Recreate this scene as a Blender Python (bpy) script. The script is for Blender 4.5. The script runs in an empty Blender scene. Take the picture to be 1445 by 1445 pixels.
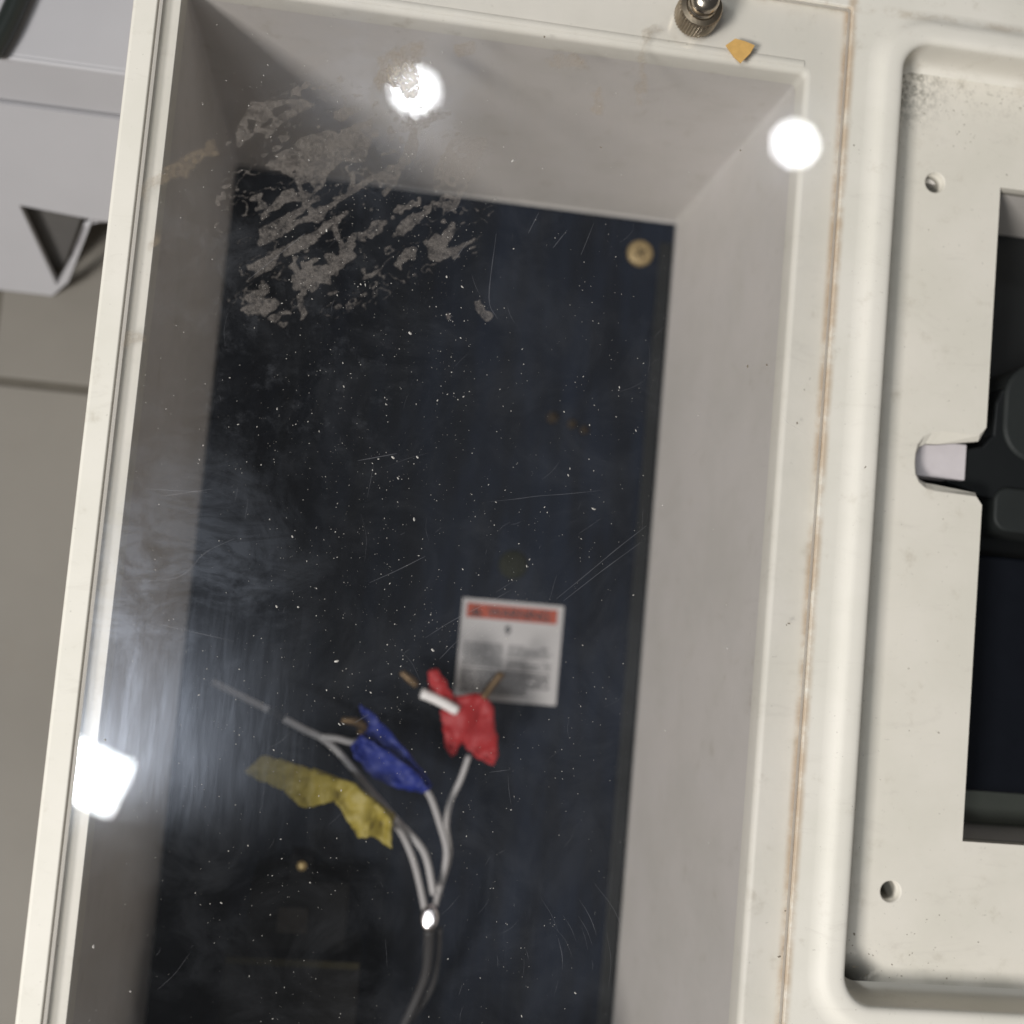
import bpy, bmesh, math, random
import numpy as np
from mathutils import Vector, Matrix, noise
from mathutils.geometry import tessellate_polygon

random.seed(4)
S = 0.001                      # everything below is written in millimetres
scn = bpy.context.scene
col = scn.collection

# ------------------------------------------------------------------ camera
cam = bpy.data.cameras.new("camera")
cam.sensor_fit = 'HORIZONTAL'; cam.sensor_width = 36.0; cam.lens = 42.155
cam.clip_start = 0.01; cam.clip_end = 50
cam.dof.use_dof = True; cam.dof.focus_distance = 0.412; cam.dof.aperture_fstop = 5.4
co = bpy.data.objects.new("camera", cam); col.objects.link(co)
R = Vector((0.98790848, 0.08738577, 0.12806469)); U = Vector((-0.09618271, 0.99329194, 0.06418735)); B = Vector((-0.12159657, -0.07572883, 0.98968653))
mw = Matrix((R, U, B)).transposed().to_4x4(); mw.translation = Vector((0, 0, 0.41))
co.matrix_world = mw
scn.camera = co

# ------------------------------------------------------------------ light
world = bpy.data.worlds.new("World"); scn.world = world; world.use_nodes = True
bg = world.node_tree.nodes["Background"]
bg.inputs[0].default_value = (0.95, 0.97, 1.0, 1); bg.inputs[1].default_value = 0.055

def area(name, shape, loc, power, size, size_y=None, rot=0.0, color=(1, 1, 1)):
    l = bpy.data.lights.new(name, 'AREA'); l.shape = shape; l.energy = power; l.size = size
    if size_y: l.size_y = size_y
    l.color = color
    o = bpy.data.objects.new(name, l); col.objects.link(o)
    o.location = loc; o.rotation_euler = (0, 0, rot)
    return o
# ceiling strip light (its near end mirrors in the cover), two round ceiling spots, and the main
# ceiling panel towards the lower left, whose light throws the shadows up and to the right
ang = math.atan2(0.34, -0.94)
area("strip_light", 'RECTANGLE', (-0.411 - .94*.45, -0.422 + .34*.45, 2.0), 16, 0.9, 0.105, ang, (0.93, 0.97, 1.0))
area("round_spot", 'DISK', (0.019, 1.03, 2.0), 0.85, 0.094, color=(0.95, 0.97, 1.0))
area("round_spot.001", 'DISK', (0.834, 1.029, 2.0), 0.85, 0.094, color=(0.95, 0.97, 1.0))
area("ceiling_panel", 'SQUARE', (-1.40, -1.05, 2.0), 76, 0.6, color=(1.0, 0.97, 0.93))

scn.view_settings.view_transform = 'Standard'; scn.view_settings.look = 'None'
scn.view_settings.gamma = 1; scn.view_settings.exposure = 0.20
scn.cycles.max_bounces = 10; scn.cycles.transparent_max_bounces = 24
scn.cycles.diffuse_bounces = 6

# traced outlines (mm, on the cover plane or at the wires' depth)
FILM = [[[-56.2,151.8],[-51.8,163.3],[-44.2,164.4],[-35.3,167.1],[-30.3,165.7],[-38.1,159.4],[-43.2,154.3],[-48.2,148.5],[-52.7,145.0],[-55.7,147.5]],[[-25.9,164.1],[-11.9,166.8],[-5.7,176.6],[0.6,179.0],[-2.2,170.4],[-10.1,163.3],[-10.0,154.5],[-12.1,146.9],[-18.6,147.4],[-23.6,141.6],[-24.6,137.1],[-29.2,133.6],[-32.7,133.9],[-34.5,138.0],[-39.7,140.2],[-45.3,140.9],[-40.3,146.7],[-37.7,148.5],[-34.6,152.6],[-29.5,158.4]],[[-43.8,125.9],[-39.5,131.5],[-34.1,133.7],[-27.1,133.9],[-22.6,130.8],[-23.5,125.6],[-30.3,123.3],[-37.4,118.0],[-43.9,113.6],[-45.1,114.9],[-44.0,120.8]],[[-37.0,113.8],[-25.8,121.0],[-23.3,124.2],[-16.1,129.5],[-15.3,128.1],[-21.7,122.2],[-27.4,115.7],[-32.6,112.1],[-36.2,112.4]],[[-25.4,130.5],[-17.4,135.2],[-8.2,143.7],[-4.8,144.9],[-6.7,142.4],[-15.9,134.6],[-22.4,129.4]],[[-16.1,136.8],[-16.0,143.4],[-14.6,143.6],[-14.1,137.8]],[[-44.7,107.8],[-37.0,113.8],[-37.4,110.8],[-38.3,106.4],[-44.2,102.8]],[[-32.5,104.2],[-28.1,108.4],[-20.5,110.0],[-15.0,110.7],[-13.2,107.3],[-10.9,104.7],[-15.4,100.6],[-19.3,97.2],[-25.8,99.3],[-28.1,98.3],[-26.1,92.1],[-27.5,88.3],[-29.8,97.4],[-31.8,100.7]],[[-47.6,95.2],[-44.4,97.8],[-39.7,99.0],[-37.3,95.8],[-31.3,92.2],[-31.1,89.3],[-33.5,86.2],[-40.1,89.7],[-45.3,93.4]],[[-43.2,100.0],[-39.9,101.2],[-39.0,98.8],[-41.6,97.7]],[[-16.2,116.4],[-13.2,121.8],[-5.3,128.0],[4.7,135.1],[12.0,142.0],[13.9,152.6],[16.9,159.0],[26.1,161.7],[30.5,161.6],[27.2,149.9],[22.5,137.5],[20.6,134.3],[14.0,135.6],[11.5,132.3],[7.7,126.7],[-1.4,116.8],[-1.0,119.8],[3.9,129.1],[-0.2,126.4],[-4.5,120.0],[-11.6,119.1],[-14.8,115.8]],[[3.0,115.9],[6.9,120.0],[9.0,120.3],[8.7,115.9]],[[11.7,122.1],[16.5,124.9],[20.3,130.5],[22.1,130.0],[19.7,120.9],[23.9,122.2],[30.0,126.6],[28.8,124.3],[22.8,119.1],[17.3,115.5],[14.4,115.8]],[[-6.7,135.1],[-2.9,140.0],[-0.6,146.2],[0.4,150.8],[3.1,160.0],[1.0,167.1],[4.9,164.0],[6.1,151.5],[2.1,147.3],[-0.8,140.3],[-5.9,134.5]],[[-11.3,102.5],[-7.6,108.0],[-2.2,110.9],[-6.1,106.7],[-10.0,102.7]],[[-8.4,114.4],[-7.3,113.1],[-7.5,108.0],[-9.0,108.6]],[[30.7,103.2],[32.8,104.2],[34.6,100.7],[38.3,99.0],[35.7,96.5],[31.8,99.7]],[[-13.6,97.2],[-11.9,97.7],[-10.8,96.4],[-12.4,94.8]],[[21.1,97.7],[22.9,98.2],[23.4,96.1],[22.0,95.6]],[[-19.1,124.0],[-14.7,115.1],[-14.7,111.5],[-16.9,116.3],[-20.0,122.4]]]
HOLES = [[[-42.3,125.3],[-37.8,128.8],[-31.7,131.1],[-31.2,129.0],[-34.1,126.4],[-41.4,122.9]],[[-32.3,136.8],[-29.6,137.9],[-27.3,136.0],[-29.3,134.3],[-32.1,134.7]],[[-33.9,117.8],[-27.4,122.9],[-24.8,124.4],[-26.6,121.6],[-32.5,117.2]],[[-19.3,105.1],[-16.0,107.3],[-13.8,105.8],[-15.6,103.0],[-18.4,103.1]],[[-52.5,156.7],[-49.7,156.7],[-49.6,152.7],[-51.7,152.0]],[[-45.3,161.3],[-39.3,164.0],[-37.7,162.8],[-43.6,158.6]]]
BROWN = [[[-83.8,129.5],[-79.8,135.9],[-74.3,139.1],[-67.7,144.0],[-62.2,148.2],[-60.3,145.5],[-66.3,141.7],[-71.1,135.4],[-77.2,133.3],[-82.3,126.4],[-84.0,120.1]],[[-81.2,111.9],[-78.3,115.4],[-77.1,112.4],[-79.7,108.4]],[[-86.2,76.5],[-79.5,79.2],[-77.0,77.1],[-80.2,74.8],[-85.3,72.5]],[[65.4,184.1],[69.4,185.2],[70.5,179.1],[68.3,174.1],[66.4,178.5]],[[81.7,209.7],[85.4,212.3],[87.8,209.3],[84.0,204.7],[84.3,181.0],[82.8,180.3]],[[15.1,194.4],[22.4,196.8],[22.4,191.6],[17.6,189.1]],[[45.7,192.5],[60.8,196.0],[63.7,192.5],[48.4,190.3]],[[-10.0,183.0],[-4.4,189.0],[5.2,193.0],[3.4,186.2],[-3.4,178.8],[-10.0,170.2]]]
SCRATCH = [[[42.1,34.1],[51.8,36.1],[59.1,37.8],[69.0,39.5],[81.4,42.0]],[[68.4,2.9],[78.8,12.9],[88.1,22.0],[98.0,31.1]],[[70.9,2.4],[83.7,14.1],[96.7,25.3]],[[24.5,-14.2],[33.6,-7.4],[45.2,-0.3],[52.6,4.7]],[[4.1,2.8],[12.8,7.7],[22.0,13.4]],[[47.6,-13.5],[53.3,-8.1],[58.7,-0.4]],[[142.2,84.3],[145.0,74.4],[150.3,71.1],[155.8,68.3]],[[50.3,-57.7],[57.5,-56.3]],[[3.5,-44.5],[7.9,-41.3]],[[30.0,-21.0],[36.6,-13.2],[47.8,-2.5]],[[112.1,56.9],[115.7,60.6]],[[-46.7,101.4],[-29.4,119.7]],[[-3.9,43.7],[9.0,47.5]],[[22.3,116.2],[26.5,124.3]],[[36.2,128.1],[35.7,105.2],[39.3,98.1]],[[50.5,137.5],[47.4,129.5]],[[56.6,125.5],[61.1,132.5]],[[66.8,124.3],[70.4,136.3]],[[-72.8,27.2],[-52.7,28.0]],[[-77.4,-4.0],[-59.4,-1.2],[-51.1,7.9],[-42.3,13.4]],[[-64.6,-16.9],[-38.8,-20.6]],[[-66.8,25.4],[-51.0,29.3]]]
W_LEFT = [[-59.5,-46.3,-140.0],[-46.2,-51.2,-136.0],[-32.4,-56.3,-132.0],[-26.3,-58.8,-128.0]]
W_GREY = [[-26.3,-58.8,-128.0],[-16.7,-63.2,-129.5],[-8.7,-66.5,-131.0],[0.4,-73.5,-132.5],[13.6,-87.2,-134.0],[27.6,-100.9,-135.5],[38.1,-110.5,-137.0],[43.0,-118.4,-138.5],[47.4,-133.2,-140.0]]
W_BRANCH = [[-9.6,-65.6,-128.0],[-2.5,-65.7,-128.0],[4.4,-67.0,-130.0],[9.0,-65.9,-134.0]]
LUG_BLUE = [[-1.1,-57.3,-126.0],[4.5,-57.5,-126.0],[8.7,-59.9,-128.0],[7.5,-62.7,-130.0]]
W_BLUE = [[38.8,-85.5,-134.0],[42.3,-90.8,-137.2],[47.0,-101.2,-140.4],[51.7,-114.2,-143.6],[51.4,-126.1,-146.8],[49.3,-139.7,-150.0]]
W_YEL = [[24.6,-98.7,-128.0],[30.5,-106.3,-132.3],[36.1,-116.8,-136.5],[40.6,-128.8,-140.8],[44.6,-141.9,-145.0]]
W_RED = [[58.8,-71.7,-150.0],[55.9,-83.0,-150.3],[52.2,-93.1,-150.7],[51.3,-104.5,-151.0],[53.9,-117.3,-151.3],[51.3,-132.0,-151.7],[49.1,-143.4,-152.0]]
W_RED2 = [[33.9,-44.5,-145.0],[41.8,-47.2,-146.5],[51.2,-51.5,-148.0]]
LUG_RED = [[63.0,-44.9,-150.0],[65.9,-39.8,-150.0],[70.0,-33.5,-150.0],[70.6,-32.2,-150.0]]
LUG_RED2 = [[31.4,-41.4,-145.0],[27.8,-38.5,-145.0],[23.6,-35.6,-145.0]]
SHEATH = [[46.4,-146.9,-135.0],[47.5,-157.9,-141.0],[47.7,-170.6,-147.0],[44.3,-185.3,-153.0],[38.2,-205.1,-159.0],[34.2,-229.9,-165.0]]
SHEATH2 = [[51.3,-148.0,-140.0],[52.6,-162.9,-148.3],[51.5,-179.9,-156.7],[44.3,-197.4,-165.0]]
STUD = [[45.1,-140.8,-128.0]]
T_YEL = [[-39.7,-80.8,-118.0],[-33.2,-74.0,-118.0],[-20.2,-75.8,-118.0],[-9.7,-79.7,-118.0],[5.3,-82.3,-118.0],[17.2,-89.8,-118.0],[24.5,-97.6,-118.0],[25.6,-109.5,-118.0],[16.8,-104.5,-118.0],[11.3,-105.8,-118.0],[2.9,-95.3,-118.0],[-1.3,-90.1,-118.0],[-12.7,-95.4,-118.0],[-22.6,-87.9,-118.0],[-34.9,-84.1,-118.0]]
T_BLUE = [[5.9,-50.1,-130.0],[14.1,-55.2,-130.0],[28.8,-69.3,-130.0],[41.6,-82.7,-130.0],[39.1,-86.6,-130.0],[30.4,-86.3,-130.0],[14.7,-81.7,-130.0],[5.2,-71.9,-130.0],[3.9,-68.2,-130.0],[10.8,-61.1,-130.0]]
T_BLUE2 = [[8.1,-62.7,-126.0],[22.1,-70.2,-126.0],[35.3,-78.7,-126.0],[39.7,-85.0,-126.0],[33.0,-85.4,-126.0],[19.7,-75.1,-126.0],[7.6,-67.5,-126.0]]
T_RED = [[48.4,-44.7,-150.0],[62.4,-43.1,-150.0],[68.0,-49.2,-150.0],[72.4,-69.8,-150.0],[70.3,-75.0,-150.0],[64.1,-73.4,-150.0],[54.4,-66.2,-150.0],[51.0,-73.3,-150.0],[47.6,-68.6,-150.0],[44.1,-53.0,-150.0]]
T_RED2 = [[36.2,-34.5,-147.0],[40.1,-32.7,-147.0],[45.2,-39.7,-147.0],[49.8,-45.8,-147.0],[48.7,-50.4,-147.0],[38.2,-45.2,-147.0]]
BOLT = [[89.2,94.5,-182.0],[102.1,91.5,-182.0],[75.9,19.2,-182.0],[127.6,185.2,-182.0]]
TERM = [[-41.1,-128.7,-135.0],[15.7,-125.4,-135.0],[-12.5,-123.1,-135.0],[-21.2,-144.4,-135.0],[-8.3,-143.7,-135.0],[-7.3,-154.3,-135.0],[-20.1,-155.0,-135.0],[-34.5,-163.3,-135.0],[19.1,-160.6,-135.0],[-34.2,-166.9,-135.0]]
SPECK = [[151.4,0.9],[183.7,18.9],[175.6,59.5],[152.2,1.5],[70.7,164.0],[47.0,201.3],[121.7,169.9],[180.4,176.6],[186.9,178.3],[164.2,177.6],[190.5,-108.4],[185.1,-129.3],[191.3,-120.0],[227.0,-122.5],[180.6,-116.2],[130.3,91.5],[151.9,85.4],[150.1,73.1],[137.3,92.8],[157.2,-113.7],[158.1,-98.0]]
# ------------------------------------------------------------------ helpers
class M:
    """collects geometry in millimetres, links it as ONE mesh object"""
    def __init__(s): s.v = []; s.f = []; s.sm = []
    def add(s, vs, fs, smooth=False):
        b = len(s.v); s.v += [tuple(map(float, p)) for p in vs]
        for f in fs: s.f.append(tuple(b+i for i in f)); s.sm.append(smooth)
        return s
    def box(s, a, b):
        (x0, y0, z0), (x1, y1, z1) = a, b
        return s.add([(x0,y0,z0),(x1,y0,z0),(x1,y1,z0),(x0,y1,z0),(x0,y0,z1),(x1,y0,z1),(x1,y1,z1),(x0,y1,z1)],
                     [(0,3,2,1),(4,5,6,7),(0,1,5,4),(1,2,6,5),(2,3,7,6),(3,0,4,7)])
    def loft(s, loops, smooth=True, cap0=False, cap1=False, close=True):
        n = len(loops[0]); b = len(s.v)
        for l in loops: s.v += [tuple(map(float, p)) for p in l]
        for k in range(len(loops)-1):
            for i in range(n if close else n-1):
                j = (i+1) % n
                s.f.append((b+k*n+i, b+k*n+j, b+(k+1)*n+j, b+(k+1)*n+i)); s.sm.append(smooth)
        if cap0: s.f.append(tuple(b+i for i in range(n))[::-1]); s.sm.append(False)
        if cap1: s.f.append(tuple(b+(len(loops)-1)*n+i for i in range(n))); s.sm.append(False)
        return s
    def flat(s, loops, z):
        """planar face with holes; loops are 2D, first one the outline"""
        L3 = [[Vector((p[0], p[1], 0)) for p in l] for l in loops]
        tris = tessellate_polygon(L3); pts = [p for l in loops for p in l]
        fs = []
        for a, b_, c in tris:
            A, B_, C_ = pts[a], pts[b_], pts[c]
            cr = (B_[0]-A[0])*(C_[1]-A[1])-(B_[1]-A[1])*(C_[0]-A[0])
            if abs(cr) < 1e-9: continue
            fs.append((a, b_, c) if cr > 0 else (a, c, b_))
        return s.add([(p[0], p[1], z) for p in pts], fs)
    def tube(s, pts, rad, n=10, cap=True):
        P = smooth_path(pts); r = rad if isinstance(rad, list) else [rad, rad]
        loops = []; N = len(P); up = Vector((0, 0, 1))
        for i, p in enumerate(P):
            t = (P[min(i+1, N-1)] - P[max(i-1, 0)]).normalized()
            a = t.cross(up);
            if a.length < 1e-4: a = Vector((1, 0, 0))
            a.normalize(); b = a.cross(t)
            rr = np.interp(i/(N-1), np.linspace(0, 1, len(r)), r)
            loops.append([p + (a*math.cos(2*math.pi*k/n) + b*math.sin(2*math.pi*k/n))*rr for k in range(n)])
        return s.loft(loops, True, cap, cap)
    def lathe(s, prof, c, n=32, knurl=None, cap=True):
        loops = []
        for i, (r, z) in enumerate(prof):
            l = []
            for k in range(n):
                rr = r
                if knurl and knurl[0] <= i <= knurl[1]: rr = r*(1.0 if k % 2 else 0.94)
                a = 2*math.pi*k/n; l.append((c[0]+rr*math.cos(a), c[1]+rr*math.sin(a), c[2]+z))
            loops.append(l)
        return s.loft(loops, not knurl, cap, cap)
    def build(s, name, mat, parent=None, bevel=0, origin=None, flip=True, subdiv=0):
        me = bpy.data.meshes.new(name)
        o0 = origin or (0, 0, 0)
        me.from_pydata([tuple((p[i]-o0[i])*S for i in range(3)) for p in s.v], [], s.f)
        me.polygons.foreach_set('use_smooth', s.sm)
        if flip:
            bm = bmesh.new(); bm.from_mesh(me)
            bmesh.ops.remove_doubles(bm, verts=bm.verts, dist=1e-6)
            bmesh.ops.recalc_face_normals(bm, faces=bm.faces); bm.to_mesh(me); bm.free()
        for m in (mat if isinstance(mat, list) else [mat]): me.materials.append(m)
        o = bpy.data.objects.new(name, me); col.objects.link(o)
        o.location = tuple(c*S for c in o0)
        if parent:
            o.parent = parent; o.matrix_parent_inverse = Matrix.Translation(-world_loc(parent))
        if bevel:
            b = o.modifiers.new('bevel', 'BEVEL'); b.width = bevel*S; b.segments = 3; b.limit_method = 'ANGLE'; b.harden_normals = False
            for p in me.polygons: p.use_smooth = False
        if subdiv:
            d = o.modifiers.new('sub', 'SUBSURF'); d.levels = subdiv; d.render_levels = subdiv
            for p in me.polygons: p.use_smooth = True
        return o

def world_loc(o):
    v = o.location.copy()
    if o.parent: v = o.parent.matrix_parent_inverse.translation*0 + v
    return v

def smooth_path(pts, k=6):
    P = [Vector(p) for p in pts]
    if len(P) < 3: return [P[0].lerp(P[-1], i/k) for i in range(k+1)]
    Q = [P[0]*2-P[1]] + P + [P[-1]*2-P[-2]]; out = []
    for i in range(1, len(Q)-2):
        for j in range(k):
            t = j/k; a, b, c, d = Q[i-1:i+3]
            out.append(0.5*((2*b)+(c-a)*t+(2*a-5*b+4*c-d)*t*t+(3*b-a-3*c+d)*t**3))
    return out+[P[-1]]

def tag(o, label=None, cat=None, group=None, kind=None):
    if label: o['label'] = label
    if cat: o['category'] = cat
    if group: o['group'] = group
    if kind: o['kind'] = kind
    return o

def empty(name, loc=(0, 0, 0)):
    o = bpy.data.objects.new(name, None); o.empty_display_size = .01; col.objects.link(o)
    o.location = tuple(c*S for c in loc); return o

def rrect(x0, y0, x1, y1, r, n=10):
    r = max(r, 0.01); out = []
    for cx, cy, a0 in ((x1-r, y0+r, -90), (x1-r, y1-r, 0), (x0+r, y1-r, 90), (x0+r, y0+r, 180)):
        for k in range(n+1):
            a = math.radians(a0+90*k/n); out.append((cx+r*math.cos(a), cy+r*math.sin(a)))
    return out
def at_z(l, z): return [(p[0], p[1], z) for p in l]
def circle(cx, cy, r, n=24): return [(cx+r*math.cos(2*math.pi*k/n), cy+r*math.sin(2*math.pi*k/n)) for k in range(n)]

# ------------------------------------------------------------------ materials
class N:
    def __init__(s, name):
        s.m = bpy.data.materials.new(name); s.m.use_nodes = True; s.t = s.m.node_tree; s.t.nodes.clear()
        s.out = s.n('ShaderNodeOutputMaterial'); s.pos = s.n('ShaderNodeNewGeometry').outputs['Position']
    def n(s, typ, **kw):
        x = s.t.nodes.new(typ)
        for k, v in kw.items():
            if k.startswith('i_'):
                key = k[2:]; key = int(key) if key.isdigit() else key.replace('_', ' '); s.set(x.inputs[key], v)
            else: setattr(x, k, v)
        return x
    def set(s, inp, v):
        if isinstance(v, bpy.types.NodeSocket): s.t.links.new(v, inp)
        else: inp.default_value = v
    def math(s, op, a, b=0.0, clamp=False):
        x = s.n('ShaderNodeMath', operation=op, use_clamp=clamp); s.set(x.inputs[0], a); s.set(x.inputs[1], b); return x.outputs[0]
    def mul(s, a, b): return s.math('MULTIPLY', a, b)
    def mp(s, loc=(0,0,0), rot=0.0, sc=(1,1,1)):
        x = s.n('ShaderNodeMapping'); s.set(x.inputs['Vector'], s.pos)
        x.inputs['Location'].default_value = loc; x.inputs['Rotation'].default_value = (0, 0, rot); x.inputs['Scale'].default_value = sc
        return x.outputs[0]
    def noise(s, scale, detail=4, rough=.55, vec=None, dist=0.0):
        x = s.n('ShaderNodeTexNoise'); s.set(x.inputs['Vector'], vec if vec is not None else s.pos)
        x.inputs['Scale'].default_value = scale; x.inputs['Detail'].default_value = detail
        x.inputs['Roughness'].default_value = rough; x.inputs['Distortion'].default_value = dist
        return x.outputs['Fac']
    def ramp(s, v, a, b, lo=0.0, hi=1.0):
        x = s.n('ShaderNodeMapRange', interpolation_type='SMOOTHSTEP'); s.set(x.inputs[0], v)
        for i, q in enumerate((a, b, lo, hi)): x.inputs[1+i].default_value = q
        return x.outputs[0]
    def mix(s, f, a, b):
        x = s.n('ShaderNodeMix', data_type='RGBA'); s.set(x.inputs[0], f)
        s.set(x.inputs[6], a); s.set(x.inputs[7], b); return x.outputs[2]
    def mixsh(s, f, a, b):
        x = s.n('ShaderNodeMixShader'); s.set(x.inputs[0], f); s.t.links.new(a, x.inputs[1]); s.t.links.new(b, x.inputs[2]); return x.outputs[0]
    def near(s, c, r0, r1):
        """1 close to point c (mm), 0 beyond r1"""
        x = s.n('ShaderNodeVectorMath', operation='DISTANCE'); s.set(x.inputs[0], s.pos); x.inputs[1].default_value = tuple(q*S for q in c)
        return s.ramp(x.outputs['Value'], r0*S, r1*S, 1, 0)
    def xyz(s):
        x = s.n('ShaderNodeSeparateXYZ'); s.set(x.inputs[0], s.pos); return x.outputs
    def bump(s, h, strength=.2, dist=.0005):
        x = s.n('ShaderNodeBump'); x.inputs['Strength'].default_value = strength; x.inputs['Distance'].default_value = dist; s.set(x.inputs['Height'], h)
        return x.outputs[0]
    def surf(s, sh): s.t.links.new(sh, s.out.inputs[0]); return s.m
    def pbr(s, base, rough=.5, metal=0.0, normal=None, spec=.5):
        p = s.n('ShaderNodeBsdfPrincipled'); s.set(p.inputs['Base Color'], base); s.set(p.inputs['Roughness'], rough)
        p.inputs['Metallic'].default_value = metal; p.inputs['Specular IOR Level'].default_value = spec
        if normal is not None: s.t.links.new(normal, p.inputs['Normal'])
        return p.outputs[0]

def rgb(r, g, b): return (r, g, b, 1)

def simple(name, c, rough=.5, metal=0.0, var=.12, scale=120, spec=.5, bump=.0, bscale=900):
    k = N(name); f = k.noise(scale, 5)
    dark = tuple(q*(1-var) for q in c); lite = tuple(min(1, q*(1+var)) for q in c)
    base = k.mix(f, rgb(*dark), rgb(*lite))
    nm = k.bump(k.noise(bscale, 3), bump, .0003) if bump else None
    return k.surf(k.pbr(base, rough, metal, nm, spec))

def moulded_white(name, c=(.72, .665, .585), extra=None):
    """aged off-white plastic with grime in its joints and corners"""
    k = N(name); x, y, z = k.xyz()
    base = k.mix(k.ramp(k.noise(22, 5, .6), .35, .7), rgb(*c), rgb(c[0]*.93, c[1]*.935, c[2]*.92))
    smut = k.ramp(k.noise(90, 6, .65), .58, .8)
    base = k.mix(k.mul(smut, .42), base, rgb(.38, .33, .25))
    streak = k.ramp(k.noise(35, 6, .72, k.mp(rot=.5, sc=(1, 3.5, 1)), 1.0), .55, .75)
    base = k.mix(k.mul(streak, .24), base, rgb(.45, .41, .36))
    specks = k.ramp(k.noise(700, 2, .5), .70, .80)
    base = k.mix(k.mul(specks, .35), base, rgb(.16, .14, .11))
    if extra: base = extra(k, base, x, y, z)
    return k.surf(k.pbr(base, .5, 0, k.bump(k.noise(1500, 3), .06, .0003), .2))

def frame_grime(k, base, x, y, z):
    # brown line of dirt along the right joint of the cover
    d = k.math('ABSOLUTE', k.math('SUBTRACT', x, .1603))
    line = k.mul(k.ramp(d, .0003, .0030, 1, 0), k.ramp(k.noise(60, 5, .7), .3, .62))
    base = k.mix(k.mul(line, .7), base, rgb(.42, .29, .17))
    # the same at the top edge of the cover
    d2 = k.math('ABSOLUTE', k.math('SUBTRACT', y, .2299))
    line2 = k.mul(k.ramp(d2, .0002, .003, 1, 0), k.ramp(k.noise(80, 5, .7), .4, .65))
    base = k.mix(k.mul(line2, .4), base, rgb(.36, .28, .19))
    return base

def recess_grime_and_shade(k, base, x, y, z):
    g = k.ramp(k.noise(420, 5, .75), .38, .62)
    top = k.mul(k.near((186, 212, -14), 3, 26), g)
    strip = k.mul(k.mul(k.ramp(y, .195, .214), k.ramp(k.noise(500, 5, .8), .5, .72)), k.ramp(x, .30, .20))
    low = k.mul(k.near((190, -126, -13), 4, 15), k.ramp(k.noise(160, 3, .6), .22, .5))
    edge = k.mul(k.ramp(y, -.116, -.126), k.ramp(k.noise(70, 4, .6), .3, .7))
    left = k.mul(k.ramp(x, .193, .183), k.ramp(k.noise(120, 6, .7), .35, .75))
    base = k.mix(k.ramp(z, -.0175, -.021, 0, .8), base, rgb(.06, .055, .042))  # darkens with depth: shade of the screw holes painted into the colour
    base = k.mix(k.mul(top, .75), base, rgb(.10, .095, .075))
    base = k.mix(k.mul(strip, .6), base, rgb(.15, .13, .10))
    base = k.mix(k.mul(left, .35), base, rgb(.30, .27, .20))
    base = k.mix(k.mul(edge, .30), base, rgb(.16, .15, .11))
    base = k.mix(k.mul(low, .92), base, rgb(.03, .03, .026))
    return base

mat_frame = moulded_white('aged_white_plastic', (.735, .70, .63), extra=frame_grime)
mat_recess = moulded_white('aged_white_plastic_recess', (.705, .665, .59), extra=recess_grime_and_shade)
mat_inner = moulded_white('inner_white_plastic', (.66, .622, .588))
mat_shell = moulded_white('shell_white_plastic', (.70, .65, .57))
def plate_mat():
    k = N('black_painted_steel')
    st = k.noise(26, 5, .6, k.mp(sc=(3.2, .5, 1)))
    base = k.mix(k.ramp(st, .35, .68), rgb(.0020, .0037, .0078), rgb(.0052, .0092, .0190))
    return k.surf(k.pbr(base, .55, 0, None, .2))
mat_plate = plate_mat()
mat_black = simple('black_plastic', (.008, .0092, .0098), .45, var=.25, scale=60, spec=.35, bump=.05)
mat_black_lit = simple('lit_black_plastic', (.014, .0165, .016), .65, var=.2, scale=90, spec=.35)  # lighter copy of the black plastic, light put into its colour
mat_soot = simple('sooty_black_plastic', (.0055, .005, .0045), .7, var=.2, spec=.08)
mat_gloss = simple('glossy_black', (.006, .007, .010), .12, var=.2, spec=.4)
mat_brass = simple('dull_brass', (.30, .22, .105), .5, .3, var=.35, scale=700, bump=.3, bscale=1800)
mat_nickel = simple('worn_nickel', (.52, .46, .38), .26, 1.0, var=.35, scale=500, bump=.15, bscale=1500)
mat_knurl = simple('grimy_knurled_nickel', (.36, .30, .225), .38, 1.0, var=.4, scale=350, bump=.2, bscale=1500)
mat_lug = simple('tinned_copper', (.15, .10, .055), .5, .8, var=.35, scale=400)
mat_wire = simple('grey_wire_jacket', (.38, .365, .36), .45, var=.08, scale=300)
mat_wire_black = simple('black_sleeve', (.012, .012, .013), .6)
mat_sheath = simple('dull_grey_sheath', (.035, .033, .033), .55, var=.15)
mat_red = simple('red_tape', (.30, .008, .010), .6, var=.12, scale=250, bump=.2, bscale=500)
mat_blue = simple('blue_tape', (.002, .013, .16), .6, var=.2, scale=200, bump=.2, bscale=500)
mat_yellow = simple('yellow_tape', (.26, .205, .028), .6, var=.22, scale=90, bump=.2, bscale=400)
mat_paper = simple('label_paper', (.40, .385, .38), .6, var=.04)
mat_orange = simple('label_orange', (.30, .055, .028), .55, var=.08)
mat_print = simple('label_print', (.03, .03, .032), .6)
mat_printdim = simple('label_print_grey', (.10, .10, .103), .6)
mat_steelbolt = simple('browned_bolt', (.026, .018, .010), .7, 0, var=.4, scale=900, spec=.15)
mat_olive = simple('olive_reflection', (.016, .0175, .011), .7, var=.2, spec=.1)
mat_bar = simple('lavender_plastic_bar', (.60, .555, .565), .4, var=.08, scale=200)
mat_grey = simple('grey_moulded_plastic', (.37, .362, .375), .5, var=.06, scale=25)
mat_rod = simple('dark_green_black_rod', (.012, .016, .014), .4)
mat_chip = simple('orange_tan_flake', (.60, .36, .11), .6, var=.22, scale=500, bump=.3, bscale=900)
mat_speck = simple('dark_grime', (.20, .17, .125), .8)
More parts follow.
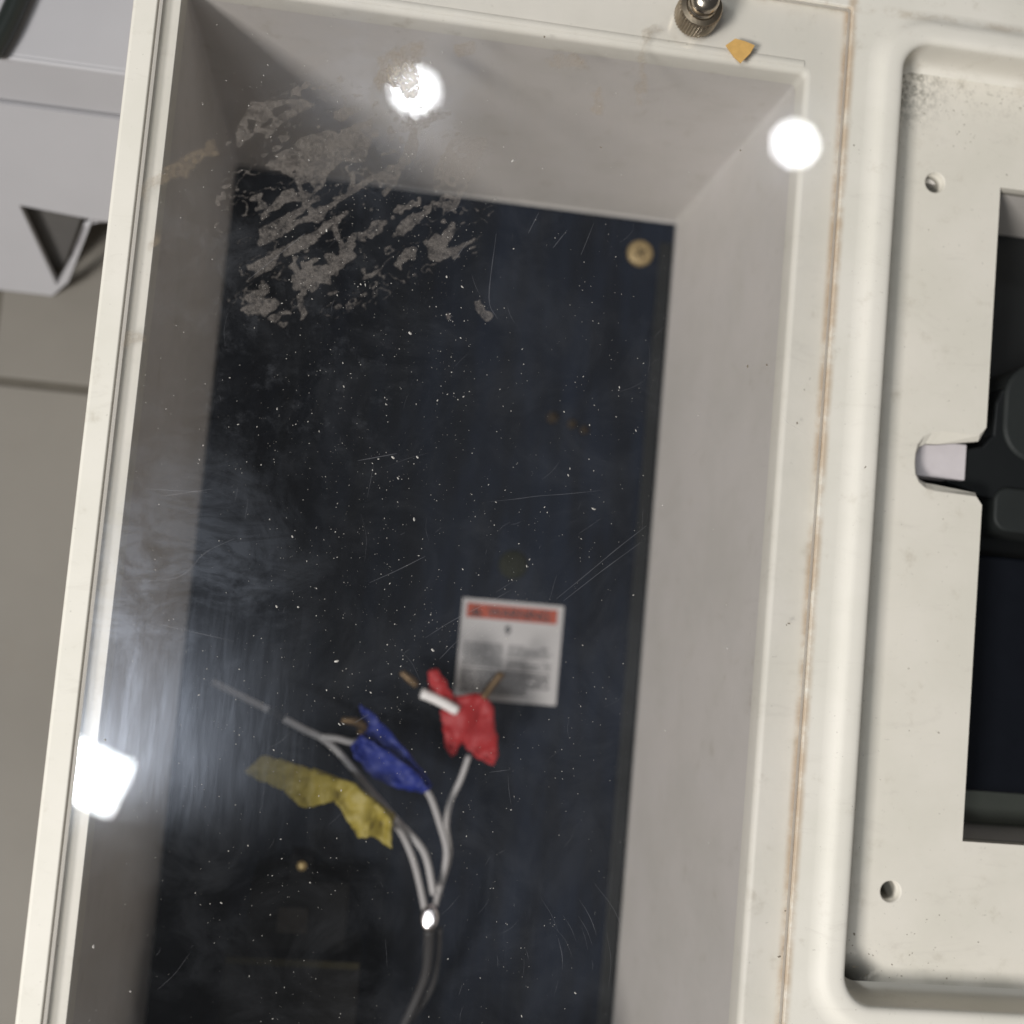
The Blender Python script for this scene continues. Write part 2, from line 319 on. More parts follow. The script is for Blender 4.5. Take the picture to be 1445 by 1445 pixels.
def tile_mat():
    k = N('beige_floor_tile')
    base = k.mix(k.ramp(k.noise(5, 5, .6), .3, .7), rgb(.145, .132, .113), rgb(.172, .158, .137))
    base = k.mix(k.mul(k.ramp(k.noise(18, 5, .7), .6, .8), .35), base, rgb(.14, .115, .085))
    return k.surf(k.pbr(base, .55, 0, k.bump(k.noise(40, 3), .04, .001), .25))
mat_tile = tile_mat()
mat_grout = simple('dark_grout', (.085, .075, .06), .9, var=.2)

# clear cover: colourless acrylic, with greasy wiping marks that scatter the lamp's mirror image
def pane_mat():
    k = N('scratched_clear_acrylic'); x, y, z = k.xyz()
    tr = k.n('ShaderNodeBsdfTransparent'); tr.inputs[0].default_value = (.975, .972, .972, 1)
    gl = k.n('ShaderNodeBsdfGlossy'); gl.inputs['Roughness'].default_value = 0.0; gl.inputs[0].default_value = (1, 1, 1, 1)
    # sheet reflectance (Schlick), the same from both sides
    g = k.t.nodes[1]; vm = k.n('ShaderNodeVectorMath', operation='DOT_PRODUCT'); k.t.links.new(g.outputs['Normal'], vm.inputs[0]); k.t.links.new(g.outputs['Incoming'], vm.inputs[1])
    f5 = k.math('POWER', k.math('SUBTRACT', 1.0, k.math('ABSOLUTE', vm.outputs['Value']), True), 5.0)
    sh = k.mixsh(k.math('ADD', .046, k.mul(f5, .95), True), tr.outputs[0], gl.outputs[0])
    # greasy film
    st1 = k.noise(60, 6, .68, k.mp(rot=math.radians(-8), sc=(6, .55, 1)), .6)
    st2 = k.noise(45, 6, .7, k.mp(rot=math.radians(-35), sc=(.9, 3.2, 1)), 1.2)
    cl = k.noise(30, 7, .68, None, .8)
    g1 = k.mul(k.near((-52, -48, 0), 10, 62), k.ramp(st1, .36, .74, .55, 1))
    g2 = k.mul(k.near((-60, 10, 0), 8, 58), k.mul(k.ramp(cl, .36, .66), k.ramp(st2, .3, .7, .3, 1)))
    g3 = k.mul(k.near((62, -112, 0), 6, 38), k.ramp(k.noise(75, 5, .7, k.mp(rot=math.radians(-22), sc=(5, .5, 1)), .4), .48, .72))
    g4 = k.mul(k.near((-15, 175, 0), 10, 60), k.ramp(cl, .35, .7, .2, .8))
    g5 = k.ramp(k.noise(38, 6, .7, k.mp(sc=(4, .8, 1)), .5), .45, .75, .03, .22)
    grease = k.math('ADD', k.math('ADD', k.mul(g1, .9), k.mul(g2, 1.6)), k.math('ADD', k.math('ADD', g3, g4), g5), True)
    hz = k.n('ShaderNodeBsdfGlossy'); hz.inputs['Roughness'].default_value = .24; hz.inputs[0].default_value = (.80, .86, 1, 1)
    grease = k.mul(grease, k.ramp(k.math('ADD', y, k.mul(x, .12)), -.100, -.066, .04, 1))
    grease = k.math('ADD', grease, k.mul(g3, .5), True)
    sh = k.mixsh(k.mul(grease, .085), sh, hz.outputs[0])
    ha = k.n('ShaderNodeBsdfGlossy'); ha.inputs['Roughness'].default_value = .13; ha.inputs[0].default_value = (.9, .94, 1, 1)
    sh = k.mixsh(k.ramp(cl, .3, .75, .004, .016), sh, ha.outputs[0])
    # thin grey dust veil
    df = k.n('ShaderNodeBsdfDiffuse'); df.inputs[0].default_value = (.49, .51, .56, 1)
    veil = k.math('ADD', .006, k.mul(k.ramp(cl, .4, .75), .022))
    veil = k.math('ADD', veil, k.mul(k.mul(k.near((-66, 105, 0), 6, 50), k.ramp(k.noise(55, 7, .72, None, .6), .42, .7)), .045))
    veil = k.math('ADD', veil, k.mul(k.mul(k.near((-30, 80, 0), 10, 75), k.ramp(k.noise(120, 6, .75), .5, .75)), .045))
    sh = k.mixsh(veil, sh, df.outputs[0])
    return k.surf(sh)
mat_pane = pane_mat()
def pane_back():
    k = N('clear_acrylic_back'); tr = k.n('ShaderNodeBsdfTransparent'); tr.inputs[0].default_value = (.99, .99, .99, 1); return k.surf(tr.outputs[0])
mat_pane_back = pane_back()
def pane_edge():
    k = N('clear_acrylic_edge'); tr = k.n('ShaderNodeBsdfTransparent'); tr.inputs[0].default_value = (.86, .85, .83, 1)
    p = k.pbr(rgb(.74, .70, .65), .3)
    return k.surf(k.mixsh(.45, tr.outputs[0], p))
mat_pane_edge = pane_edge()
def film_mat(name, c, k0, attr=True):
    k = N(name)
    a = k.n('ShaderNodeAttribute', attribute_name='cover').outputs['Fac']
    tr = k.n('ShaderNodeBsdfTransparent')
    base = k.mix(k.noise(700, 4, .7), rgb(c[0]*.75, c[1]*.72, c[2]*.7), rgb(c[0]*1.25, c[1]*1.25, c[2]*1.25))
    p = k.pbr(base, .5, 0, k.bump(k.noise(1100, 5, .75), .8, .0006), .35)
    f = k.mul(a, k.ramp(k.noise(900, 4, .7), .25, .7, k0*.75, k0*1.25))
    return k.surf(k.mixsh(f, tr.outputs[0], p))
mat_film = film_mat('dried_grey_residue', (.28, .25, .225), .37)
mat_brown = film_mat('brown_residue', (.34, .265, .18), .30)
def veil_mat(name, c, a):
    k = N(name); tr = k.n('ShaderNodeBsdfTransparent'); p = k.pbr(rgb(*c), .5); return k.surf(k.mixsh(a, tr.outputs[0], p))
mat_scratch = veil_mat('scratch_white', (.62, .62, .66), .09)
mat_dust_glint = simple('pale_dust_glint', (.50, .475, .44), .5, var=.65, scale=160)

# ------------------------------------------------------------------ setting: tiled floor
FZ = -200
fl = M().box((-900, -900, FZ-12), (900, 900, FZ-1.6)).build('floor', mat_grout); tag(fl, kind='structure')
gx, gy, tw = -188.5, 86.5, 600
for ix in (-1, 0, 1):
    for iy in (-1, 0):
        x0 = gx + ix*tw; y0 = gy + iy*tw
        M().box((x0+2, y0+2, FZ-8), (x0+tw-2, y0+tw-2, FZ)).build('floor_tile', mat_tile, fl, bevel=.8)

# ------------------------------------------------------------------ the enclosure
enc = empty('enclosure', (35, 0, FZ))
tag(enc, 'aged off-white plastic electrical enclosure with a clear scratched cover and a recessed side panel', 'electrical enclosure')

OX0, OX1, OY0, OY1 = -94.8, 385, -300, 262          # outer front
PX0, PX1, PY0, PY1 = -86.6, 160.3, -280, 229.8      # pocket for the cover
AX0, AX1, AY0, AY1 = -79.4, 145.4, -262, 203.8      # window opening
RX0, RX1, RY0, RY1, RR = 181, 345, -128.5, 219.4, 11 # recess

def rim_loop(o, z): return at_z(rrect(RX0-o, RY0-o, RX1+o, RY1+o, RR+o, 14), z)
fr = M()
RIM = 13.5
fr.flat([rrect(OX0+1.2, OY0+1.2, OX1-1.2, OY1-1.2, 3), rrect(PX0-.5, PY0-.5, PX1+.5, PY1+.5, 1.2, 4), [p[:2] for p in rim_loop(RIM, 0)]], 0)
# outer rounded edge and skirt
fr.loft([at_z(rrect(OX0+1.2-d, OY0+1.2-d, OX1-1.2+d, OY1-1.2+d, 3+d), z) for d, z in ((0,0),(.5,-.12),(.9,-.4),(1.15,-.85),(1.2,-1.3),(1.2,-10))])
# pocket edge, pocket wall, ledge
fr.loft([at_z(rrect(PX0-.5+d, PY0-.5+d, PX1+.5-d, PY1+.5-d, 1.2, 4), z) for d, z in ((0,0),(.3,-.1),(.5,-.4),(.5,-3.9))])
lp = M.flat
def lip(d): return rrect(AX0-(2.2-d)*.2, AY0-2.2+d, AX1+2.2-d, AY1+2.2-d, 2.4, 4)   # sharp on the left, rounded elsewhere
inner_ledge = lip(0)
fr.flat([rrect(PX0, PY0, PX1, PY1, 1.2, 4), inner_ledge], -3.9)
fr.loft([at_z(lip(d), z) for d, z in ((0,-3.9),(.6,-3.98),(1.15,-4.3),(1.65,-4.8),(2.0,-5.5),(2.2,-6.5),(2.2,-14))])
fr.loft([[(x, AY1+2.0, -3.89), (x, AY1+2.4, -3.45), (x, AY1+3.2, -3.25), (x, AY1+4.4, -3.3), (x, AY1+5.0, -3.89)] for x in (AX0, AX1-1)], True, close=False)
# moulded rim round the recess
prof = [(RIM,0),(12.2,.12),(10.6,.5),(9.2,1.15),(8.2,1.75),(7.2,2.2),(6,2.42),(4,2.5),(2.6,2.45),(1.5,2.2),(.7,1.65),(.2,.9),(0,0),(-.1,-3),(-.3,-8),(-.6,-11),(-1.2,-13),(-2.2,-14.3),(-3.6,-15)]
fr.loft([rim_loop(o, z) for o, z in prof])
frame = fr.build('front_frame', mat_frame, enc)

# recessed panel with its cutout, notch and screw holes
cut = [(230,-72.8),(296,-72.8),(296,175.7),(230,175.7),(230,82.0),(227.4,79.0)]
notch = [(212.0,78.6),(208.2,77.9),(205.2,76.2),(203.0,73.2),(202.2,69.5),(202.1,66.0),(202.6,61.6),(204.4,58.4),(207.2,56.4),(211.0,55.7),(227.6,55.3),(230,52.4)]
cutloop = cut + notch
def inset(loop, amounts):
    out = []; n = len(loop)
    for i in range(n):
        a = Vector(loop[i-1]); b = Vector(loop[i]); c = Vector(loop[(i+1) % n])
        n1 = (b-a).normalized(); n2 = (c-b).normalized()
        m = Vector((-n1.y-n2.y, n1.x+n2.x)).normalized(); k = max(.35, m.dot(Vector((-n1.y, n1.x))))
        out.append((b + m*amounts[i]/k)[:])      # to the left of travel = into the opening
    return out
holes_xy = [(203.5,174.0),(203.4,-92.5),(322.5,174.0),(322.6,-92.5)]
pn = M()
pn.flat([[p[:2] for p in rim_loop(-3.6, 0)], cutloop] + [circle(hx, hy, 4.3) for hx, hy in holes_xy], -15)
amt = [.25]*4 + [.25, 2.2] + [4.5, 4.2, 3.2, 2.2, 1.7, 1.7, 1.8, 2.1, 2.6, 3.0] + [1.8, .25]
am0 = [.1]*4 + [.1, .3] + [.5]*(len(notch)-2) + [.3, .1]
L0 = at_z(cutloop, -15); L1 = at_z(inset(cutloop, am0), -15.3); L2 = at_z(inset(cutloop, amt), -17.6); L3 = at_z(inset(cutloop, amt), -21)
pn.loft([L0, L1, L2, L3], smooth=False)
for hx, hy in holes_xy:
    pn.loft([at_z(circle(hx, hy, 4.3), -15), at_z(circle(hx, hy, 3.7), -15.5), at_z(circle(hx, hy, 3.6), -30)], True)
    pn.flat([circle(hx, hy, 3.6)], -30)
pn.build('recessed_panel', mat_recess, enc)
# shaft behind the cutout
sh = M()
x0, x1, y0, y1 = 228.5, 300, -73.0, 175.9
sh.box((x0-34, y1, -92), (x1, y1+2, -21.2)); sh.box((x0-34, y0-2, -92), (x1, y0, -21.2)); sh.box((x1, y0-2, -92), (x1+2, y1+2, -21.2)); sh.box((x0-36, y0-2, -92), (x0-34, y1+2, -21.2)); sh.box((x0-36, y0-2, -94), (x1+2, y1+2, -92.1))
sh.build('switch_shaft', mat_inner, enc)
M().box((198, 62.4, -34), (228, 76.5, -25)).build('notch_bar', mat_bar, enc, bevel=.6)

# deep interior
iw = M()
ZB = -184.5
iw.loft([at_z(rrect(AX0-d, AY0-d, AX1+d, AY1+d, r, 4), z) for d, r, z in ((0,1.6,-14),(0,1.8,-60),(0,2,-120),(0,2.2,ZB+1.5))])
iw.build('inner_wall', mat_inner, enc)
M().box((AX0-2, AY0-2, ZB-4), (AX1+2, AY1+2, ZB-2)).build('box_floor', mat_inner, enc)
# outer shell walls
ow = M()
for a, b in (((OX0+.6, OY0+2, FZ), (OX0+4, OY1-2, -10.2)), ((154, OY0+2, FZ), (158, OY1-2, -10.2)), ((OX0+4, OY0+2, FZ), (154, OY0+5, -10.2)), ((OX0+4, OY1-5, FZ), (154, OY1-2, -10.2)), ((OX0+4, OY0+5, FZ), (154, OY1-5, FZ+3)),
             ((380, OY0+2, -100), (384, OY1-2, -10.2)), ((158, OY0+2, -100), (380, OY0+5, -10.2)), ((158, OY1-5, -100), (380, OY1-2, -10.2)), ((158, OY0+5, -100), (380, OY1-5, -97))):
    ow.box(a, b)
ow.build('outer_shell', mat_shell, enc)
bp = M().box((AX0+.6, AY0+1, ZB-1.9), (AX1-.6, AY1-1.2, ZB)).build('back_plate', mat_plate, enc, bevel=.5)
# raised border of the back plate
bd = M()
bd.box((137.2, AY0+2, ZB+.01), (AX1-1.5, AY1-12, ZB+1.3))
bd.build('plate_rib', mat_black, enc, bevel=.4)
# brass corner screw with a cross slot
sc = M().lathe([(6.6,0),(6.8,.6),(6.7,1.6),(6.2,2.4),(5.2,2.85),(2.5,3.1)], (127.3, 184.6, ZB), 28)
scr = sc.build('corner_screw', mat_brass, enc, origin=(127.3, 184.6, ZB))
ms = M()
for a in (.5, .5+math.pi/2):
    c_, s_ = math.cos(a), math.sin(a); l, w_ = 3.4, .45
    ms.add([(127.3+c_*u*l-s_*v*w_, 184.6+s_*u*l+c_*v*w_, ZB+3.12+.02*(a > 1)) for u, v in ((-1,-1),(1,-1),(1,1),(-1,1))] + [(127.3+c_*u*l-s_*v*w_, 184.6+s_*u*l+c_*v*w_, ZB+2.6) for u, v in ((-1,-1),(1,-1),(1,1),(-1,1))], [(0,1,2,3),(0,4,5,1),(1,5,6,2),(2,6,7,3),(3,7,4,0)])
ms.build('cross_slot', mat_steelbolt, scr)
for (bx, by, r, h) in ((89.2, 94.8, 3.2, 2.6), (99.5, 92.8, 2.6, 2.0), (106.0, 90.5, 2.4, 1.8)):
    M().lathe([(r,0),(r,h*.7),(r*.7,h),(r*.3,h*1.05)], (bx, by, ZB), 6).build('plate_bolt', mat_steelbolt, enc)
M().lathe([(7.2,0),(7.2,.8),(6.4,1.3),(2,1.5)], (75.9, 19.2, ZB), 24).build('reflection_disc', mat_olive, enc)  # olive disc painted in place of a faint reflection on the plate

# clear cover
pane = M()
def prect(d): return rrect(PX0+.45+d, PY0+.45+d, PX1-.45-d, PY1-.45-d, 1.0, 4)
e0, e1, e2 = at_z(prect(1.3), 0), at_z(prect(0), -.9), at_z(prect(0), -3.2)
n_ = len(e0)
pane.add(e0, [tuple(range(n_))])
pane.loft([e0, e1, e2], False)
pane.add([(p[0], p[1], -3.2) for p in prect(0)], [tuple(range(n_))[::-1]])
po = pane.build('clear_cover', [mat_pane, mat_pane_edge, mat_pane_back], enc, flip=False)
for p in po.data.polygons:
    c = p.center
    p.material_index = (0 if c.z > -1e-4 else 2) if len(p.vertices) > 4 else 1

# thumb screw through the cover
TX, TY = 101.0, 216.6
ts = M().lathe([(7.6,.05),(8.0,.6),(8.0,8.2),(7.4,9.2),(5.8,9.7)], (TX, TY, 0), 84, knurl=(0, 2)).build('thumb_screw', mat_knurl, enc, origin=(TX, TY, 0))
M().lathe([(5.8,9.72),(5.2,10.2),(4.8,11.6),(5.2,13.2),(5.0,14.8),(3.8,16.0),(1.8,16.6),(.3,16.7)], (TX, TY, 0), 24).build('screw_tip', mat_nickel, ts)

# ------------------------------------------------------------------ dried residue on the cover (own outlines, thin raised film)
def in_poly(px, py, poly):
    c = np.zeros(px.shape, bool); n = len(poly)
    for i in range(n):
        x1, y1 = poly[i]; x2, y2 = poly[i-1]
        cond = (y1 > py) != (y2 > py)
        with np.errstate(divide='ignore', invalid='ignore'):
            xs = (x2-x1)*(py-y1)/(y2-y1)+x1
        c ^= cond & (px < xs)
    return c
def vnoise(X, Y, f, seed):
    rs = np.random.RandomState(seed); g = rs.rand(256, 256)
    x = X*f; y = Y*f; xi = np.floor(x).astype(int); yi = np.floor(y).astype(int); fx = x-xi; fy = y-yi
    fx = fx*fx*(3-2*fx); fy = fy*fy*(3-2*fy)
    q = lambda a, b: g[a % 256, b % 256]
    return (q(xi,yi)*(1-fx)+q(xi+1,yi)*fx)*(1-fy)+(q(xi,yi+1)*(1-fx)+q(xi+1,yi+1)*fx)*fy
def film(name, polys, holes, mat, step, z, warp, seed, soft, rough, hull=None):
    allp = np.array([p for l in polys for p in l])
    x0, y0 = allp.min(0)-4; x1, y1 = allp.max(0)+4
    nx = int((x1-x0)/step)+1; ny = int((y1-y0)/step)+1
    X, Y = np.meshgrid(x0+np.arange(nx)*step, y0+np.arange(ny)*step)
    wx = sum(warp*.72**k*(vnoise(X, Y, .25*2.1**k, seed+k)-.5)*2 for k in range(4))
    wy = sum(warp*.72**k*(vnoise(X, Y, .25*2.1**k, seed+20+k)-.5)*2 for k in range(4))
    m = np.zeros(X.shape)
    for l in polys: m = np.maximum(m, in_poly(X+wx, Y+wy, l))
    if hull is not None:        # thin veins and blots drawn out along the wiping direction
        ca, sa = math.cos(.62), math.sin(.62); A_ = X*ca+Y*sa; B_ = -X*sa+Y*ca
        n1 = .55*vnoise(A_+wx, B_*3.2+wy, .075, 11)+.3*vnoise(A_, B_*2.8, .19, 12)+.15*vnoise(A_, B_, .6, 13)
        inside = in_poly(X+wx*3, Y+wy*3, hull)
        m = np.maximum(m, inside*((np.abs(n1-.52) < .010) | (n1 > .70)))
        m *= 1-inside*(n1 < .36)
    for l in holes: m *= 1-in_poly(X+wx, Y+wy, l)
    for _ in range(soft):
        m = (m + np.roll(m,1,0)+np.roll(m,-1,0)+np.roll(m,1,1)+np.roll(m,-1,1))/5
    tex = .38*vnoise(X, Y, .8, seed+40)+.34*vnoise(X, Y, 1.9, seed+41)+.28*vnoise(X, Y, .22, seed+42)
    a = np.clip((m-.12)*1.6, 0, 1)*np.clip(rough+(1-rough)*(tex-.15)*2.0, 0, 1)
    big = a > .02
    H = z + .05 + .10*np.clip(m*1.5, 0, 1)*(.5+.5*tex)
    verts = np.stack([X, Y, H], -1).reshape(-1, 3)
    keep = big[:-1,:-1] | big[1:,:-1] | big[:-1,1:] | big[1:,1:]
    idx = np.arange(nx*ny).reshape(ny, nx); jj, ii = np.nonzero(keep)
    quads = np.stack([idx[jj,ii], idx[jj,ii+1], idx[jj+1,ii+1], idx[jj+1,ii]], -1)
    used = np.unique(quads); remap = -np.ones(nx*ny, int); remap[used] = np.arange(len(used))
    me = bpy.data.meshes.new(name); me.from_pydata((verts[used]*S).tolist(), [], remap[quads].tolist())
    at = me.attributes.new('cover', 'FLOAT', 'POINT'); at.data.foreach_set('value', a.reshape(-1)[used].astype(np.float32))
    me.polygons.foreach_set('use_smooth', [True]*len(me.polygons)); me.materials.append(mat)
    o = bpy.data.objects.new(name, me); col.objects.link(o); o.parent = po; o.matrix_parent_inverse = Matrix.Identity(4)
    return o
film('dried_residue', FILM, HOLES, mat_film, .30, 0, .5, 3, 2, .12, hull=[(-60,150),(-40,172),(-8,176),(20,168),(38,150),(30,120),(10,108),(-10,92),(-30,86),(-52,92),(-60,120)])
for k, l in enumerate(BROWN): film('brown_stain', [l], [], mat_brown, .5, 0, 1.6, 60+k*7, 4, .1)

film('brown_stain', [[(-7.5, 182.8), (-1.6, 185.8), (4.2, 183.0), (4.6, 178.2), (4.0, 171.4), (2.0, 171.9), (0.2, 174.7), (-4.0, 174.9), (-6.7, 177.1)]], [], film_mat('thick_brown_residue', (.46, .41, .34), .58), .30, .02, 1.3, 91, 3, .35)
# hair-thin scratches
sm = M()
def scratch(pts, wd, z):
    P = smooth_path([(p[0], p[1], z) for p in pts], 5); n = len(P); vs = []
    for i, p in enumerate(P):
        t = (P[min(i+1, n-1)]-P[max(i-1, 0)]).normalized(); q = Vector((-t.y, t.x, 0))
        w_ = wd*(.25+.75*math.sin(math.pi*min(1, (i+.6)/n)))*random.uniform(.6, 1.2)/2
        vs += [p+q*w_, p-q*w_]
    sm.add(vs, [(2*i, 2*i+1, 2*i+3, 2*i+2) for i in range(n-1)])
for k, l in enumerate(SCRATCH): scratch(l, random.uniform(.18, .32), .16+.002*k)
for k in range(110):
    x = random.uniform(-80, 140); y = random.uniform(-145, 200)
    if x > 105 and random.random() < .7: continue
    a = random.choice([math.radians(random.gauss(38, 14)), math.radians(random.gauss(95, 14))]); L = random.choice([2, 3, 5, 8, 13])*random.uniform(.6, 1.3); b = random.gauss(0, .25)
    scratch([(x, y), (x+L/2*math.cos(a), y+L/2*math.sin(a)), (x+L/2*math.cos(a)+L/2*math.cos(a+b), y+L/2*math.sin(a)+L/2*math.sin(a+b))], random.uniform(.06, .13), .22+.0005*k)
for k in range(14):          # arcs left by wiping near the lower right
    r = random.uniform(14, 60); a0 = random.uniform(-.25, .35); L = random.uniform(.15, .5); cx, cy = 45+random.gauss(0, 6), -122
    scratch([(cx+r*math.cos(a0+L*t)*1.0, cy+r*math.sin(a0+L*t)*.8) for t in (0, .5, 1)], random.uniform(.08, .16), .34+.0005*k)
so = sm.build('scratch_marks', mat_scratch, po, flip=False); so['kind'] = 'stuff'
so.matrix_parent_inverse = Matrix.Identity(4)

# dust specks lying on the cover, plus painted glints in the residue
ds = M()
def flake(x, y, r, z=.02):
    n = random.choice((4, 5, 6)); a0 = random.uniform(0, 6.3); el = random.uniform(1, 2.2); d = random.uniform(0, 3.14)
    ring = []
    for k in range(n):
        a = a0+2*math.pi*k/n; rr = r*random.uniform(.7, 1.15); u, v = rr*math.cos(a)*el, rr*math.sin(a)
        ring.append((x+u*math.cos(d)-v*math.sin(d), y+u*math.sin(d)+v*math.cos(d), z))
    ds.add(ring+[(x, y, z+r*.9)], [(k, (k+1) % n, n) for k in range(n)])
for k in range(5200):
    if random.random() < .6: x, y = random.gauss(5, 48), random.gauss(15, 75)
    else: x, y = random.uniform(-82, 135), random.uniform(-150, 215)
    if x < -84 or x > 150 or y > 222 or y < -225: continue
    if (x > 98 or y > 190) and random.random() < .75: continue
    if noise.noise((x*.03, y*.03, 5)) + .6*noise.noise((x*.1, y*.1, 9)) < random.uniform(-.75, .45): continue
    flake(x, y, min(.45, .045*math.exp(random.gauss(.35, .65))))
for l in FILM:  # pale flakes standing in for glints on the dried residue
    A = np.array(l); c = A.mean(0); sd = A.std(0)
    for k in range(int(6+sd[0]*sd[1]*.5)): flake(random.gauss(c[0], sd[0]), random.gauss(c[1], sd[1]), .06*math.exp(random.gauss(.3, .45)), .15)
for x, y, r in ((9.7, 89.5, .55), (40, 155, .5), (-26, -8, .4), (8, 46, .38), (-73, -122, .5)): flake(x, y, r)
do = ds.build('dust_glint_speck', mat_dust_glint, po, flip=False); do['kind'] = 'stuff'; do.matrix_parent_inverse = Matrix.Identity(4)
# dark specks of grime on the moulding
gs = M(); ds = gs
for x, y in SPECK:
    if RX0-1 < x < 345 and y > RY0+1: z = -14.98
    elif 168 < x < 181: z = 2.5
    else: z = .02
    flake(x, y, random.uniform(.25, .5), z)
    gs.v[-1] = (gs.v[-1][0], gs.v[-1][1], gs.v[-1][2]-.25)
for k in range(170):
    x = random.uniform(184, 245); y = random.choice([random.uniform(-126, 214), random.gauss(200, 12), random.gauss(-118, 8)])
    if x > 226 and -76 < y < 178: continue
    if y > 214 or y < -126: continue
    flake(x, y, random.uniform(.08, .26), -14.99)
g_o = gs.build('grime_speck', mat_speck, enc, flip=False); g_o['kind'] = 'stuff'

# ------------------------------------------------------------------ warning label on the back plate
LX0, LX1, LY0, LY1 = 52.4, 103.4, -48.8, .8
LZ = ZB+.15
lab = empty('warning_label', (LX0, LY0, LZ))
tag(lab, 'white warning label with an orange top band stuck on the black back plate', 'label')
M().box((LX0, LY0, ZB+.02), (LX1, LY1, LZ)).build('label_sheet', mat_paper, lab)
band = M().box((LX0+2.4, -8.6, LZ-.02), (LX1-3.0, -1.4, LZ+.06)).build('signal_band', mat_orange, lab)
def text(s, size, x, y, z, mat, name, parent, bold=.0, align='LEFT'):
    c = bpy.data.curves.new(name, 'FONT'); c.body = s; c.size = size*S; c.extrude = .02*S; c.offset = bold*S; c.align_x = align
    t = bpy.data.objects.new(name, c); col.objects.link(t); bpy.context.view_layer.update()
    me = bpy.data.meshes.new_from_object(t.evaluated_get(bpy.context.evaluated_depsgraph_get())); me.name = name
    bpy.data.objects.remove(t); me.materials.clear(); me.materials.append(mat)
    o = bpy.data.objects.new(name, me); col.objects.link(o); o.location = (x*S, y*S, z*S)
    o.parent = parent; o.matrix_parent_inverse = Matrix.Translation(-world_loc(parent)); return o
text('WARNING', 6.4, 65.6, -7.3, LZ+.09, mat_print, 'headline', lab, .16)
wt = M()
tri = [(56.6,-7.5),(62.6,-7.5),(59.6,-2.2)]
wt.add(at_z(tri, LZ+.10), [(0,1,2)])
wt.build('alert_triangle', mat_print, lab)
M().add([(59.3,-6.0,LZ+.14),(59.9,-6.0,LZ+.14),(60.05,-3.9,LZ+.14),(59.15,-3.9,LZ+.14)], [(0,1,2,3)]).add([(59.3,-6.9,LZ+.14),(59.9,-6.9,LZ+.14),(59.9,-6.4,LZ+.14),(59.3,-6.4,LZ+.14)], [(0,1,2,3)]).build('alert_mark', mat_orange, lab)
# small symbol under the band
M().add(at_z([(75.0,-11.3),(77.6,-11.3),(76.9,-13.4),(78.2,-13.4),(75.2,-16.8),(76.0,-14.3),(74.6,-14.3)], LZ+.05), [tuple(range(7))]).build('bolt_symbol', mat_print, lab)
tl = M(); td = M()
def lines(mb, x0, x1, y, h, dens):
    x = x0
    while x < x1:
        w_ = random.uniform(1.2, 4.2); e = min(x+w_, x1)
        if random.random() < dens: mb.add([(x,y,LZ+.05),(e,y,LZ+.05),(e,y+h,LZ+.05),(x,y+h,LZ+.05)], [(0,1,2,3)])
        x = e+random.uniform(.3, .6)
for k in range(8):
    lines(tl, 55.0, 74.5, -21.6-k*1.5, .8, .95)
    if k != 4: lines(tl, 77.2, 99.2, -21.6-k*1.5, .8, .9)
for k in range(9):
    lines(td, 54.6, (99 if k < 6 else 88), -34.6-k*1.35, .86, .95)
t1 = tl.build('text_line', mat_printdim, lab); t1['kind'] = 'stuff'
t2 = td.build('text_line', mat_print, lab); t2['kind'] = 'stuff'

# ------------------------------------------------------------------ wires with coloured tape
def flag(name, poly, mat, parent, thick=1.4, wave=2.2, seed=0):
    P = [(p[0], p[1]) for p in poly]; z = poly[0][2]
    me = bpy.data.meshes.new(name); bm = bmesh.new()
    vs = [bm.verts.new((p[0]*S, p[1]*S, z*S)) for p in P]; bm.faces.new(vs)
    bmesh.ops.triangulate(bm, faces=bm.faces); 
    for _ in range(3): bmesh.ops.subdivide_edges(bm, edges=bm.edges, cuts=1, use_grid_fill=True)
    for v in bm.verts:
        x, y = v.co.x/S, v.co.y/S
        v.co.z += S*wave*(noise.noise((x*.12+seed, y*.12, seed))*1.8 + .9*abs(noise.noise((x*.22+seed, y*.22, 7))) + .45*noise.noise((x*.5, y*.5, seed+3)))
        v.co.x += S*.9*noise.noise((x*.35, y*.35, seed+9)); v.co.y += S*.9*noise.noise((x*.35, y*.35, seed+15))
    bmesh.ops.recalc_face_normals(bm, faces=bm.faces)
    bm.to_mesh(me); bm.free()
    me.materials.append(mat); o = bpy.data.objects.new(name, me); col.objects.link(o)
    o.parent = parent; o.matrix_parent_inverse = Matrix.Translation(-world_loc(parent))
    sd = o.modifiers.new('thick', 'SOLIDIFY'); sd.thickness = thick*S; sd.offset = 0
    me.polygons.foreach_set('use_smooth', [True]*len(me.polygons))
    return o
def wire(label, base):
    e = empty('wire', base); tag(e, label, 'wire', 'taped wires in the enclosure'); return e
w1 = wire('bare grey wire with no tape arching to the left above the yellow tape', W_GREY[-1])
M().tube(W_LEFT[:3], 1.5).build('wire_end', mat_wire, w1)
M().tube(W_LEFT[2:], 2.0).build('black_sleeve', mat_wire_black, w1)
M().tube(W_GREY, 1.6).build('wire_jacket', mat_wire, w1)
w2 = wire('grey wire wrapped in a long blue tape flag', W_BLUE[-1])
M().tube(W_BLUE, 1.5).build('wire_jacket', mat_wire, w2)
M().tube(W_BRANCH, 1.5).build('wire_end', mat_wire, w2)
M().tube(LUG_BLUE, [1.6, 2.0, 1.7]).build('terminal_lug', mat_lug, w2)
flag('tape_flag', T_BLUE, mat_blue, w2, seed=1); flag('tape_flag', T_BLUE2, mat_blue, w2, wave=2.8, seed=7)
w3 = wire('grey wire wrapped in a ragged yellow tape flag, lowest on the left', W_YEL[-1])
M().tube(W_YEL, 1.5).build('wire_jacket', mat_wire, w3)
flag('tape_flag', T_YEL, mat_yellow, w3, wave=3.0, seed=4)
